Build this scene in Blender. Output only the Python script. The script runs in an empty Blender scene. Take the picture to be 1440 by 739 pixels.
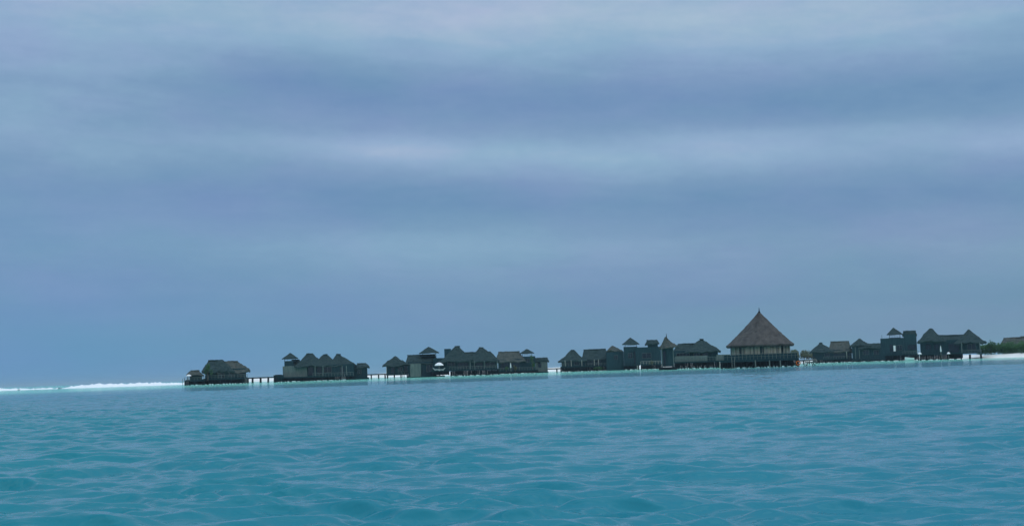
import bpy, bmesh, math, random
import numpy as np
from mathutils import Vector, Matrix
random.seed(7); rng = np.random.default_rng(11)
SC = bpy.context.scene; COL = SC.collection
# ------------------------------------------------------------------ camera
F_PX = 1978.0; EYE = 1.3
SLOPE = 0.0335; HOR0 = 544.0
ROLL = math.atan(SLOPE)
PITCH = math.atan((HOR0 - SLOPE*720 - 369.5)*math.cos(ROLL)/F_PX)
Fv = Vector((0, math.cos(PITCH), math.sin(PITCH)))
R0 = Vector((1, 0, 0)); U0 = Vector((0, -math.sin(PITCH), math.cos(PITCH)))
Rv = math.cos(ROLL)*R0 - math.sin(ROLL)*U0
Uv = math.sin(ROLL)*R0 + math.cos(ROLL)*U0
cd = bpy.data.cameras.new('camera'); cam = bpy.data.objects.new('camera', cd); COL.objects.link(cam)
m = Matrix.Identity(4)
for i in range(3):
    m[i][0] = Rv[i]; m[i][1] = Uv[i]; m[i][2] = -Fv[i]
m[0][3], m[1][3], m[2][3] = 0, 0, EYE
cam.matrix_world = m
cd.sensor_width = 36; cd.lens = F_PX/1440*36; cd.clip_start = 0.5; cd.clip_end = 60000
SC.camera = cam
# ------------------------------------------------------------------ light
SUN_EL, SUN_AZ = math.radians(58), math.radians(160)     # azimuth clockwise from +Y: behind the boat
SC.view_settings.view_transform = 'Standard'; SC.view_settings.look = 'None'
SC.view_settings.exposure = 0.0; SC.view_settings.gamma = 1
SC.view_settings.use_curve_mapping = False
sl = bpy.data.lights.new('sun', 'SUN'); sl.energy = 1.1; sl.angle = math.radians(110); sl.color = (1, .96, .9)
so = bpy.data.objects.new('sun', sl); COL.objects.link(so)
sd = Vector((math.sin(SUN_AZ)*math.cos(SUN_EL), math.cos(SUN_AZ)*math.cos(SUN_EL), math.sin(SUN_EL)))
so.rotation_euler = sd.to_track_quat('Z', 'Y').to_euler()

W = bpy.data.worlds.new('World'); SC.world = W; W.use_nodes = True
nt = W.node_tree; nt.nodes.clear()
class NT:
    """small helper for node graphs"""
    def __init__(s, nt): s.nt = nt
    def n(s, t, **kw):
        o = s.nt.nodes.new(t)
        for k, v in kw.items(): setattr(o, k, v)
        return o
    def l(s, a, b): s.nt.links.new(a, b)
    def put(s, sock, v):
        if isinstance(v, bpy.types.NodeSocket): s.l(v, sock)
        else: sock.default_value = v
    def math(s, op, a, b=0.0, c=None, clamp=False):
        o = s.n('ShaderNodeMath', operation=op, use_clamp=clamp)
        s.put(o.inputs[0], a); s.put(o.inputs[1], b)
        if c is not None: s.put(o.inputs[2], c)
        return o.outputs[0]
    def ramp(s, v, stops, interp='LINEAR'):
        o = s.n('ShaderNodeValToRGB'); s.put(o.inputs[0], v)
        cr = o.color_ramp; cr.interpolation = interp
        while len(cr.elements) < len(stops): cr.elements.new(0.5)
        for e, (p, c) in zip(cr.elements, stops):
            e.position = p; e.color = (c, c, c, 1) if not hasattr(c, '__len__') else (*c, 1)
        return o.outputs[0]
    def mix(s, f, a, b, blend='MIX'):
        o = s.n('ShaderNodeMix', data_type='RGBA', blend_type=blend)
        s.put(o.inputs[0], f)
        for sk, v in ((o.inputs[6], a), (o.inputs[7], b)):
            if isinstance(v, bpy.types.NodeSocket): s.l(v, sk)
            else: sk.default_value = (*v, 1)
        return o.outputs[2]
    def noise(s, vec, scale, detail=3, rough=.5, dist=0):
        o = s.n('ShaderNodeTexNoise'); o.inputs['Scale'].default_value = scale
        o.inputs['Detail'].default_value = detail; o.inputs['Roughness'].default_value = rough
        o.inputs['Distortion'].default_value = dist
        s.l(vec, o.inputs['Vector']); return o.outputs[0]
    def comb(s, x, y, z=0.0):
        o = s.n('ShaderNodeCombineXYZ')
        for i, v in enumerate((x, y, z)): s.put(o.inputs[i], v)
        return o.outputs[0]
g = NT(nt)
def lin(r, gg, b):
    f = lambda c: (c/255/12.92 if c <= 10 else ((c/255+.055)/1.055)**2.4)
    return (f(r), f(gg), f(b))
tc = g.n('ShaderNodeTexCoord'); sp = g.n('ShaderNodeSeparateXYZ'); g.l(tc.outputs['Generated'], sp.inputs[0])
x, y, z = sp.outputs
az = g.math('ARCTAN2', x, y); el = g.math('ARCSINE', z)
elp = g.math('MULTIPLY_ADD', g.math('ADD', az, 0.349), SLOPE, el)       # the cloud streets lie slightly across the horizon
s_ = g.math('DIVIDE', elp, 0.2753)
v1 = g.comb(g.math('MULTIPLY', az, 3.0), g.math('MULTIPLY', s_, 1.6), 3.7)
v2 = g.comb(g.math('MULTIPLY', az, 4.0), g.math('MULTIPLY', s_, 6.5), 1.3)
v3 = g.comb(g.math('MULTIPLY', az, 16.0), g.math('MULTIPLY', s_, 14.0), 8.3)
v4 = g.comb(g.math('MULTIPLY', az, 70.0), g.math('MULTIPLY', s_, 38.0), 2.1)
n1 = g.math('SUBTRACT', g.noise(v1, 1.3, 2), .5)
n2 = g.math('SUBTRACT', g.noise(v2, 1.2, 4, .55, .4), .5)
n3 = g.math('ADD', g.math('SUBTRACT', g.noise(v3, 1.0, 5, .65), .5), g.math('MULTIPLY', g.math('SUBTRACT', g.noise(v4, 1.0, 4, .7), .5), .45))
sw = g.math('ADD', s_, g.math('ADD', g.math('MULTIPLY', n1, .07), g.math('MULTIPLY', n2, .05)))
band = g.ramp(g.math('DIVIDE', sw, 2.0), [(0, .10), (.10, .06), (.145, .22), (.178, .42), (.208, .20), (.24, .08),
    (.272, .34), (.304, .78), (.326, .42), (.362, .10), (.40, .30), (.455, .82), (.50, .78), (.60, .5), (.8, .8), (1, .9)], 'B_SPLINE')
# the left is smoother: fade the bands towards one even grey there
leftf = g.ramp(g.math('MULTIPLY_ADD', az, 1.0, .5), [(.14, .65), (.30, .35), (.42, 0)], 'EASE')
band = g.mix(leftf, band, g.ramp(s_, [(.1, .10), (.35, .22), (.62, .46), (.85, .62), (1, .72)]))
lv = g.math('ADD', band, g.math('ADD', g.math('MULTIPLY', n2, .52), g.math('MULTIPLY', n3, .34)))
# single banks and gaps in the deck: (azimuth, height, half widths, how much lighter)
for (a0, s0, wa, ws, amp) in ((900, 35, 300, 70, .22), (1430, 3, 130, 28, -.55), (220, 130, 150, 36, .20), (470, 125, 170, 32, -.20), (560, 216, 150, 13, .14),
                              (620, 290, 330, 24, -.14), (600, 350, 360, 30, .30), (1120, 196, 190, 13, .20), (60, 40, 160, 60, .10), (1100, 130, 320, 40, -.12), (1150, 285, 260, 22, -.16), (860, 222, 260, 12, .12), (300, 270, 200, 30, -.12)):
    da_ = g.math('DIVIDE', g.math('SUBTRACT', g.math('MULTIPLY_ADD', n1, .16, az), (a0-720)/F_PX), wa/F_PX)
    ds_ = g.math('DIVIDE', g.math('SUBTRACT', g.math('MULTIPLY_ADD', n2, .05, s_), (544.5-s0)/545), ws/545)
    e_ = g.math('EXPONENT', g.math('MULTIPLY', g.math('ADD', g.math('MULTIPLY', da_, da_), g.math('MULTIPLY', ds_, ds_)), -1.0))
    lv = g.math('MULTIPLY_ADD', e_, amp*.75, lv)
cloud = g.ramp(lv, [(0, lin(108, 142, 183)), (.35, lin(125, 155, 191)), (.7, lin(145, 174, 205)), (1, lin(172, 190, 214))])
hor = g.mix(g.ramp(g.math('MULTIPLY_ADD', az, 1.0, .5), [(.2, 0), (.8, 1)]), lin(98, 150, 194), lin(117, 153, 173))
cloud = g.mix(g.ramp(s_, [(.0, .92), (.32, .25), (.6, 0)], 'EASE'), cloud, hor)
# faint warm-pink and green tints
tint = g.mix(g.ramp(g.noise(v3, .45, 4), [(.38, 0), (.68, 1)]), (.955, 1.02, .985), (1.05, .985, 1.03))
cloud = g.mix(1.0, cloud, tint, 'MULTIPLY')
# overcast deck grows brighter towards the zenith
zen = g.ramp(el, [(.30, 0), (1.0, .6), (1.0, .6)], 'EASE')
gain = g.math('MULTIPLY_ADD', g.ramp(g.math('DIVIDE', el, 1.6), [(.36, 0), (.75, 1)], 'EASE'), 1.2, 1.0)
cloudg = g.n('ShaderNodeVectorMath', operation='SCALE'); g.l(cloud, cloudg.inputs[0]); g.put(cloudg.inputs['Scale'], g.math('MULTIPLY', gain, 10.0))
sky = g.n('ShaderNodeTexSky', sky_type='NISHITA'); sky.sun_disc = False
sky.sun_elevation = SUN_EL; sky.sun_rotation = SUN_AZ; sky.air_density = 1; sky.dust_density = 2
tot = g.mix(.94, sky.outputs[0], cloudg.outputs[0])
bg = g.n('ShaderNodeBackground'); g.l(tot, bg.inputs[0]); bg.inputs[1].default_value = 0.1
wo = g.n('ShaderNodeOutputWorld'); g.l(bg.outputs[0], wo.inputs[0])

# ------------------------------------------------------------------ materials
def new_mat(name):
    mt = bpy.data.materials.new(name); mt.use_nodes = True
    t = mt.node_tree; b = t.nodes['Principled BSDF']; return mt, NT(t), b
def simple(name, c1, c2, scale=2.0, rough=.9, stretch=(1, 1, 1), bump=0.0, spec=.2, space='Object'):
    mt, q, b = new_mat(name)
    t = q.n('ShaderNodeTexCoord'); mp = q.n('ShaderNodeMapping'); mp.inputs['Scale'].default_value = stretch
    q.l(t.outputs[space], mp.inputs[0])
    f = q.noise(mp.outputs[0], scale, 5, .6)
    q.l(q.mix(q.ramp(f, [(.32, 0), (.68, 1)]), c1, c2), b.inputs['Base Color'])
    b.inputs['Roughness'].default_value = rough; b.inputs['Specular IOR Level'].default_value = spec
    if bump:
        bp = q.n('ShaderNodeBump'); bp.inputs['Strength'].default_value = bump; bp.inputs['Distance'].default_value = .08
        q.l(f, bp.inputs['Height']); q.l(bp.outputs[0], b.inputs['Normal'])
    return mt
M = {}
M['thatch'] = simple('thatch_old', (.010, .029, .032), (.030, .053, .049), 1.6, stretch=(1, 1, .35), bump=.6)
M['thatch_pale'] = simple('thatch_pale', (.032, .048, .044), (.082, .086, .070), 1.4, stretch=(1, 1, .35), bump=.6)
M['thatch_big'] = simple('thatch_brown', (.046, .044, .041), (.098, .090, .080), .9, stretch=(1, 1, .25), bump=.8)
M['wood'] = simple('weathered_planks', (.006, .029, .040), (.020, .056, .064), 1.5, stretch=(3, 3, .3), bump=.3)
M['wood_grey'] = simple('silvered_planks', (.07, .105, .10), (.16, .19, .17), 1.6, stretch=(4, 4, .3), bump=.3)
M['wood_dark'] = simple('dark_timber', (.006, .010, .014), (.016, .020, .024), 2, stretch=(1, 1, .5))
M['post'] = simple('pale_post', (.30, .30, .26), (.42, .42, .36), 2, stretch=(1, 1, .5))
M['cream'] = simple('cream_blinds', (.20, .21, .16), (.46, .44, .34), 1.2, stretch=(3, 3, .2))
M['white'] = simple('white_canvas', (.80, .80, .78), (.88, .88, .86), 2)
M['hull'] = simple('white_hull_paint', (.78, .78, .76), (.85, .85, .83), 2, rough=.4, spec=.5)
M['sand'] = simple('coral_sand', (.80, .78, .70), (.90, .88, .82), .2)
M['foam'] = simple('breaker_foam', (.82, .86, .86), (.95, .95, .94), .6)
M['leaf'] = simple('shrub_leaves', (.018, .070, .022), (.050, .125, .040), 1.0)
M['leaf_dull'] = simple('dry_leaves', (.050, .075, .035), (.11, .12, .06), 1.0)
M['bark'] = simple('bark', (.06, .05, .04), (.11, .09, .07), 3)
M['orange'] = simple('orange_buoy', (.45, .10, .02), (.55, .14, .03), 3)
mt, q, b = new_mat('dark_window_glass')
b.inputs['Base Color'].default_value = (.006, .008, .014, 1); b.inputs['Roughness'].default_value = .12
M['glass'] = mt
# water
mt, q, b = new_mat('lagoon_water')
geo = q.n('ShaderNodeNewGeometry'); sp = q.n('ShaderNodeSeparateXYZ'); q.l(geo.outputs['Position'], sp.inputs[0])
px_, py_, pz_ = sp.outputs
nA = q.noise(q.comb(px_, py_), .012, 4, .55)
nB = q.noise(q.comb(px_, q.math('MULTIPLY', py_, .35)), .05, 4, .6)
# sandy shallows: start some 200 m off on the left, closer to the villas on the right
edge = q.math('MULTIPLY_ADD', px_, -.30, q.math('ADD', py_, q.math('MULTIPLY_ADD', nB, 90.0, -45.0)))
edge = q.math('ADD', edge, q.math('MULTIPLY_ADD', nA, 80.0, -40.0))
shal = q.ramp(q.math('DIVIDE', edge, 600.0), [(.36, 0), (.58, 1)], 'EASE')
right = q.ramp(q.math('MULTIPLY_ADD', q.math('DIVIDE', px_, q.math('MAXIMUM', py_, 5.0)), 1.0, .5), [(.2, 0), (.8, 1)])
deep = q.mix(right, (.000, .166, .212), (.000, .162, .226))
deep = q.mix(q.math('MULTIPLY', q.ramp(nB, [(.35, 0), (.7, 1)]), .45), deep, (.000, .25, .255))
colr = q.mix(shal, deep, (.20, .66, .50))
q.l(colr, b.inputs['Base Color'])
b.inputs['Specular Tint'].default_value = (.62, .97, 1, 1); b.inputs['IOR'].default_value = 1.33; b.inputs['Roughness'].default_value = .05
r1 = q.noise(q.comb(px_, q.math('MULTIPLY', py_, 1.5)), 3.2, 3, .55)
r2 = q.noise(q.comb(px_, q.math('MULTIPLY', py_, 1.3)), 11.0, 2, .5)
r3 = q.noise(q.comb(q.math('MULTIPLY', px_, .55), q.math('MULTIPLY', py_, 1.5)), 1.9, 3, .55, .3)
r0 = q.noise(q.comb(px_, q.math('MULTIPLY', py_, 1.4)), .9, 3, .6)
bh = q.math('ADD', q.math('MULTIPLY', r1, .026), q.math('MULTIPLY', r2, .005))
bh = q.math('ADD', bh, q.math('MULTIPLY', q.ramp(r3, [(.30, 0), (.50, .25), (.62, 1), (.75, 1)], 'EASE'), .016))
offs = q.ramp(q.math('DIVIDE', py_, 400.0), [(.07, 0), (.40, 1)])
bh = q.math('ADD', bh, q.math('MULTIPLY', r0, q.math('MULTIPLY', offs, .75)))
bp = q.n('ShaderNodeBump'); bp.inputs['Strength'].default_value = .62
q.l(q.math('MULTIPLY_ADD', shal, -.36, .5), b.inputs['Specular IOR Level']); bp.inputs['Distance'].default_value = 1.0
q.l(bh, bp.inputs['Height']); q.l(bp.outputs[0], b.inputs['Normal'])
M['water'] = mt

# ------------------------------------------------------------------ helpers
def tag(o, label=None, cat=None, group=None, kind=None):
    for k, v in (('label', label), ('category', cat), ('group', group), ('kind', kind)):
        if v: o[k] = v
    return o
def link(name, bm, mat, parent=None, smooth=False):
    me = bpy.data.meshes.new(name); bm.normal_update(); bm.to_mesh(me); bm.free()
    me.materials.append(mat)
    if smooth:
        for p in me.polygons: p.use_smooth = True
    o = bpy.data.objects.new(name, me); COL.objects.link(o)
    if parent is not None: o.parent = parent
    return o
def box(bm, x0, x1, y0, y1, z0, z1, M4=None):
    vs = [bm.verts.new(Vector(p) if M4 is None else M4 @ Vector(p)) for p in
          ((x0, y0, z0), (x1, y0, z0), (x1, y1, z0), (x0, y1, z0), (x0, y0, z1), (x1, y0, z1), (x1, y1, z1), (x0, y1, z1))]
    for f in ((3, 2, 1, 0), (4, 5, 6, 7), (0, 1, 5, 4), (1, 2, 6, 5), (2, 3, 7, 6), (3, 0, 4, 7)):
        bm.faces.new([vs[i] for i in f])
def tube(bm, a, b_, r0, r1, n=8):
    a, b_ = Vector(a), Vector(b_); d = (b_-a).normalized()
    u = d.orthogonal().normalized(); w = d.cross(u); L = []
    for p, r in ((a, r0), (b_, r1)):
        L.append([bm.verts.new(p + r*(math.cos(t)*u + math.sin(t)*w)) for t in [2*math.pi*i/n for i in range(n)]])
    for i in range(n):
        bm.faces.new((L[0][i], L[0][(i+1) % n], L[1][(i+1) % n], L[1][i]))
    bm.faces.new(L[0][::-1]); bm.faces.new(L[1])
def loft(bm, rings, cap_top=True, cap_bot=True):
    R = [[bm.verts.new(p) for p in r] for r in rings]; n = len(R[0])
    for a, c in zip(R, R[1:]):
        for i in range(n): bm.faces.new((a[i], a[(i+1) % n], c[(i+1) % n], c[i]))
    if cap_bot: bm.faces.new(R[0][::-1])
    if cap_top: bm.faces.new(R[-1])
def ray(px, py):
    cx = (px-720)/F_PX; cy = (369.5-py)/F_PX
    return Fv + cx*Rv + cy*Uv
def ground(px, D):
    """point on the sea, D metres away, in the direction of column px"""
    yh = HOR0 - SLOPE*px
    d = ray(px, yh); h = Vector((d.x, d.y, 0)).normalized()
    return h*D
class Thing:
    def __init__(s, name, label, cat, px, D, group=None, rz=0.0):
        s.D = D; p = ground(px, D); s.e = bpy.data.objects.new(name, None); COL.objects.link(s.e)
        s.a = math.atan2(p.x, p.y); s.e.location = p; s.e.rotation_euler = (0, 0, -s.a); s.e.empty_display_size = 1
        tag(s.e, label, cat, group)
        s.s = D/F_PX
    def P(s, px, py, d=0.0):
        v = ray(px, py); c, sn = math.cos(s.a), math.sin(s.a)
        lx = v.x*c - v.y*sn; ly = v.x*sn + v.y*c
        k = (s.D+d)/ly
        return lx*k, EYE + v.z*k
    def X(s, px, d=0.0): return s.P(px, HOR0-SLOPE*px, d)[0]
    def Z(s, px, py, d=0.0): return s.P(px, py, d)[1]
    # --- parts, measured across the picture in photo pixels and in depth in metres
    def roof(s, x0, x1, ye, yr, r0, r1, hd=4.0, d=0.0, mat='thatch', round_=False, curve=1.12, thick=.35, jit=.10, name='roof', parent=None, ex=None, flat=0.0):
        xm = (x0+x1)/2; X0, X1 = s.X(x0, d), s.X(x1, d)
        ze = s.Z(xm, ye, d); zr = s.Z((r0+r1)/2, yr, d); XR0, XR1 = s.X(r0, d), s.X(r1, d)
        if X1 - X0 < 2*0.5: thick *= .6
        n = 9; per = 8 if not round_ else 10
        ph = random.uniform(0, 6); ph2 = random.uniform(0, 6)
        def ring(t, z, inset=0.0, j=jit):
            a0 = X0 + (XR0-X0)*t + inset; a1 = X1 + (XR1-X1)*t - inset
            h = hd*(1-t) + flat*t - inset
            h = max(h, .03)
            if a1 - a0 < .06: c = (a0+a1)/2; a0, a1 = c-.03, c+.03
            pts = []
            if round_:
                for i in range(4*per):
                    th = 2*math.pi*i/(4*per)
                    pts.append(Vector(((a0+a1)/2 + (a1-a0)/2*math.cos(th), d + h*math.sin(th), z)))
            else:
                for (p, q_) in (((a0, -h), (a1, -h)), ((a1, -h), (a1, h)), ((a1, h), (a0, h)), ((a0, h), (a0, -h))):
                    for i in range(per):
                        f = i/per; pts.append(Vector((p[0]+(q_[0]-p[0])*f, d+p[1]+(q_[1]-p[1])*f, z)))
            for p in pts:
                p.x += random.gauss(0, j*.5); p.y += random.gauss(0, j*.5); p.z += random.gauss(0, j) + (.16*math.sin(p.x*.9+ph)+.09*math.sin(p.x*2.3+ph2))*min(1, jit*10)*(X1-X0 > 3)
            return pts
        rings = [ring(0, ze-thick*.6, .5, 0.02), ring(0, ze-thick, .14, jit), ring(0, ze-thick*.35, .0, jit)]
        for i in range(0, n+1):
            t = i/n; rings.append(ring(t if t else .01, ze + (zr-ze)*t**curve, 0, jit*(.8 if i < n else .3)))
        bm = bmesh.new(); loft(bm, rings)
        o = link(name, bm, M[mat], parent or s.e)
        # ridge roll of thicker thatch
        if name == 'roof' and not round_ and XR1-XR0 > .8:
            bm = bmesh.new(); k = max(3, int((XR1-XR0)/.5)); prev = None
            pts = [Vector((XR0-.15+(XR1-XR0+.3)*i/k, d, zr+.02+random.gauss(0, .04))) for i in range(k+1)]
            for a, c in zip(pts, pts[1:]): tube(bm, a, c + Vector((.05, 0, 0)), .2+random.random()*.05, .2+random.random()*.05, 7)
            link('ridge_roll', bm, M[mat], o)
        return o
    def wall(s, x0, x1, yt, yb, hd=3.2, d=0.0, mat='wood', name='wall', boards=True):
        xm = (x0+x1)/2; fr = d-hd
        X0, X1 = s.X(x0, fr), s.X(x1, fr); zt, zb = s.Z(xm, yt, fr), s.Z(xm, yb, fr)-.36
        bm = bmesh.new(); box(bm, X0, X1, fr, d+hd, zb, zt)
        if boards:      # uneven battens proud of the wall
            k = max(2, int((X1-X0)/.9))
            for i in range(k+1):
                xx = X0+.08+(X1-X0-.16)*i/k
                box(bm, xx-.05, xx+.05, fr-.05, fr-.003, zb+.02, zt-.03-random.random()*.1)
            for sx in (X0, X1):
                for i in range(4):
                    yy = fr+.4+(2*hd-.8)*i/3
                    if sx == X0: box(bm, sx-.05, sx-.003, yy-.05, yy+.05, zb+.02, zt-.04)
                    else: box(bm, sx+.003, sx+.05, yy-.05, yy+.05, zb+.02, zt-.04)
        return link(name, bm, M[mat], s.e)
    def opening(s, x0, x1, yt, yb, fr, name='window', frame='wood_grey', bars=1, pane='glass'):
        """fr: depth of the wall face it sits on"""
        xm = (x0+x1)/2; X0, X1 = s.X(x0, fr), s.X(x1, fr); zt, zb = s.Z(xm, yt, fr), s.Z(xm, yb, fr)
        bm = bmesh.new(); box(bm, X0, X1, fr-.06, fr-.008, zb, zt)
        o = link(name, bm, M[pane], s.e)
        bm = bmesh.new(); w = .07
        box(bm, X0-w, X0-.002, fr-.12, fr-.01, zb-w, zt+w); box(bm, X1+.002, X1+w, fr-.12, fr-.01, zb-w, zt+w)
        box(bm, X0, X1, fr-.12, fr-.01, zt+.002, zt+w); box(bm, X0, X1, fr-.12, fr-.01, zb-w, zb-.002)
        for i in range(bars):
            c = X0+(X1-X0)*(i+1)/(bars+1); box(bm, c-.03, c+.03, fr-.1, fr-.062, zb+.003, zt-.003)
        link('frame', bm, M[frame], o)
        return o
    def deck(s, x0, x1, y, hd=5.0, d=0.0, thick=.28, mat='wood', name='deck'):
        xm = (x0+x1)/2; fr = d-hd; X0, X1 = s.X(x0, fr), s.X(x1, fr); z = s.Z(xm, y, fr)
        bm = bmesh.new(); k = max(3, int((X1-X0)/.6))
        for i in range(k):
            a = X0+(X1-X0)*i/k; c = X0+(X1-X0)*(i+1)/k
            box(bm, a+.015, c-.015, fr+random.uniform(-.05, .05), d+hd, z-.08, z+random.uniform(-.01, .012))
        box(bm, X0+.05, X1-.05, fr+.08, fr+.3, z-thick-.08, z-.085)
        box(bm, X0+.05, X1-.05, d+hd-.4, d+hd-.1, z-thick-.08, z-.085)
        box(bm, X0+.05, X1-.05, d-.15, d+.15, z-thick-.08, z-.085)
        link(name, bm, M[mat], s.e); return z
    def piles(s, x0, x1, y, step=9, hd=4.6, d=0.0, r=.16, rows=3, mat='wood_dark', lean=.12, name='pile', brace=True, fill=True):
        if fill and brace:  # closes the underside with an added dark board sheet in place of shade
            y2 = HOR0-SLOPE*(x0+x1)/2 + EYE/(s.D+d+.5)*F_PX - .2
            s.skirt(x0+1, x1-1, y-1.3, y2, d+.5, th=.12)
        xm = (x0+x1)/2; n = max(2, int(round((x1-x0)/step))+1)
        for j in range(rows):
            fr = d-hd+2*hd*j/max(1, rows-1) if rows > 1 else d-hd
            z = s.Z(xm, y, d-hd)-.1
            for i in range(n):
                X = s.X(x0+(x1-x0)*i/(n-1), fr)+random.uniform(-.12, .12)
                bm = bmesh.new(); tube(bm, (X+random.uniform(-lean, lean), fr+.2, -1.2), (X, fr+.2, z), r*1.1, r, 8)
                link(name, bm, M[mat], s.e)
        if brace:
            bm = bmesh.new(); fr = d-hd+.5; X0, X1 = s.X(x0, fr), s.X(x1, fr)
            for i in range(n-1):
                a, c = X0+(X1-X0)*i/(n-1), X0+(X1-X0)*(i+1)/(n-1)
                tube(bm, (a, fr, .15), (c, fr, z-.3), .06, .06, 5); tube(bm, (a, fr+.14, z-.3), (c, fr+.14, .15), .06, .06, 5)
            link('cross_brace', bm, M[mat], s.e)
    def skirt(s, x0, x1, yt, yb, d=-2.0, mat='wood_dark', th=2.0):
        """dark boards added below the deck, standing in for the shade there"""
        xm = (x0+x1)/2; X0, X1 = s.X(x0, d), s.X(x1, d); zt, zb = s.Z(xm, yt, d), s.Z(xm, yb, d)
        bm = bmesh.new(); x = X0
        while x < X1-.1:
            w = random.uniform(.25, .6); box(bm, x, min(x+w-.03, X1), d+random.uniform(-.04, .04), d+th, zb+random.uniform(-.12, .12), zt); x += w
        link('under_deck_shade', bm, M[mat], s.e)
    def rail(s, x0, x1, y, h=1.0, hd=5.0, d=0.0, mat='wood_grey', pitch=.9, mid=True, name='railing'):
        xm = (x0+x1)/2; fr = d-hd+.12; X0, X1 = s.X(x0, fr), s.X(x1, fr); z = s.Z(xm, y, d-hd)
        bm = bmesh.new(); n = max(2, int((X1-X0)/pitch))
        for i in range(n+1):
            X = X0+(X1-X0)*i/n; tube(bm, (X, fr, z), (X+random.uniform(-.03, .03), fr, z+h), .05, .04, 6)
        tube(bm, (X0, fr, z+h), (X1, fr, z+h), .05, .05, 6)
        if mid: tube(bm, (X0, fr, z+h*.5), (X1, fr, z+h*.5), .03, .03, 5)
        link(name, bm, M[mat], s.e)
    def posts(s, xs, yt, yb, fr, r=.09, mat='post', name='post'):
        for xx in xs:
            bm = bmesh.new(); X, zt = s.P(xx, yt, fr); _, zb = s.P(xx, yb, fr)
            tube(bm, (X+random.uniform(-.05, .05), fr, zb), (X, fr, zt), r*1.05, r, 8); link(name, bm, M[mat], s.e)
    def lookout(s, x0, x1, ye, xa, ya, yfloor, hd=1.9, d=0.0, mat='thatch', pm='wood_dark'):
        """open look-out under its own little hipped roof"""
        s.roof(x0, x1, ye, ya, xa-.4, xa+.4, hd=hd, d=d, mat=mat, thick=.18, curve=1.05, name='lookout_roof', jit=.04)
        ins = (x1-x0)*.17
        for xx in (x0+ins, x1-ins):
            for dd in (d-hd+.5, d+hd-.5):
                X = s.X(xx, dd); bm = bmesh.new(); tube(bm, (X, dd, s.Z(xx, yfloor, dd)-.05), (X, dd, s.Z(xx, ye, dd)), .09, .08, 6)
                link('lookout_post', bm, M[pm], s.e)
        bm = bmesh.new(); fr = d-hd+.45; a, c = s.X(x0+ins, fr), s.X(x1-ins, fr); z = s.Z((x0+x1)/2, yfloor, fr)
        box(bm, a-.2, c+.2, fr-.1, d+hd-.4, z-.16, z-.02)
        link('lookout_floor', bm, M['wood'], s.e)
        bm = bmesh.new()
        tube(bm, (a, fr, z+.55), (c, fr, z+.55), .045, .045, 6)
        for i in range(5): xx = a+(c-a)*i/4; tube(bm, (xx, fr+.0, z), (xx, fr, z+.55), .03, .03, 5)
        link('lookout_railing', bm, M['wood_grey'], s.e)
    def ladder(s, x, yt, yb, fr, w=.6, run=1.2):
        X, zt = s.P(x, yt, fr); zb = -.4; bm = bmesh.new()
        for sx in (-w/2, w/2): tube(bm, (X+sx, fr-run, zb), (X+sx, fr, zt+.5), .06, .06, 6)
        for i in range(6):
            f = i/6; box(bm, X-w/2, X+w/2, fr-run+run*f-.08, fr-run+run*f+.08, zb+(zt-zb)*f, zb+(zt-zb)*f+.05)
        link('ladder', bm, M['wood_grey'], s.e)
def leaves(bm, c, r, n, size):
    c = Vector(c)
    cl = [(Vector((random.gauss(0, .42)*r[0], random.gauss(0, .42)*r[1], random.uniform(-.6, .72)*r[2])), random.uniform(.35, .6)) for _ in range(max(6, n//70))]
    for _ in range(n):
        o, k = random.choice(cl)
        v = Vector((random.gauss(0, 1), random.gauss(0, 1), random.gauss(0, 1))).normalized()*random.random()**.33*k
        p = c + o + Vector((v.x*r[0], v.y*r[1], v.z*r[2]))
        u = Vector((random.gauss(0, 1), random.gauss(0, 1), random.gauss(0, .6))).normalized(); w = u.orthogonal().normalized()
        a = size*random.uniform(.5, 1.2)
        bm.faces.new([bm.verts.new(p+u*a), bm.verts.new(p+w*a*.55), bm.verts.new(p-u*a), bm.verts.new(p-w*a*.55)])
def shrub(name, label, cat, px, D, ytop, ybot, wpx, mat='leaf', group=None, n=500, size=.22, dpt=None, trunk='trunk', d0=0):
    t = Thing(name, label, cat, px, D, group); zt, zb = t.Z(px, ytop), t.Z(px, ybot)
    hw = wpx*t.s/2; h = zt-zb; bm = bmesh.new()
    leaves(bm, (0, 0, zb+h*.56), (hw*.85, (dpt or hw)*.85, h*.46), n, size)
    link('crown' if trunk == 'trunk' else 'foliage', bm, M[mat], t.e)
    bm = bmesh.new(); tube(bm, (0, 0, zb-.3), (.05, 0, zb+h*.6), .1+h*.02, .04, 7)
    for a in range(5):
        th = a*1.3; tube(bm, (0, 0, zb+h*.25), (math.cos(th)*hw*.5, math.sin(th)*hw*.4, zb+h*.7), .05, .02, 5)
    link(trunk, bm, M['bark'], t.e); return t

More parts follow.
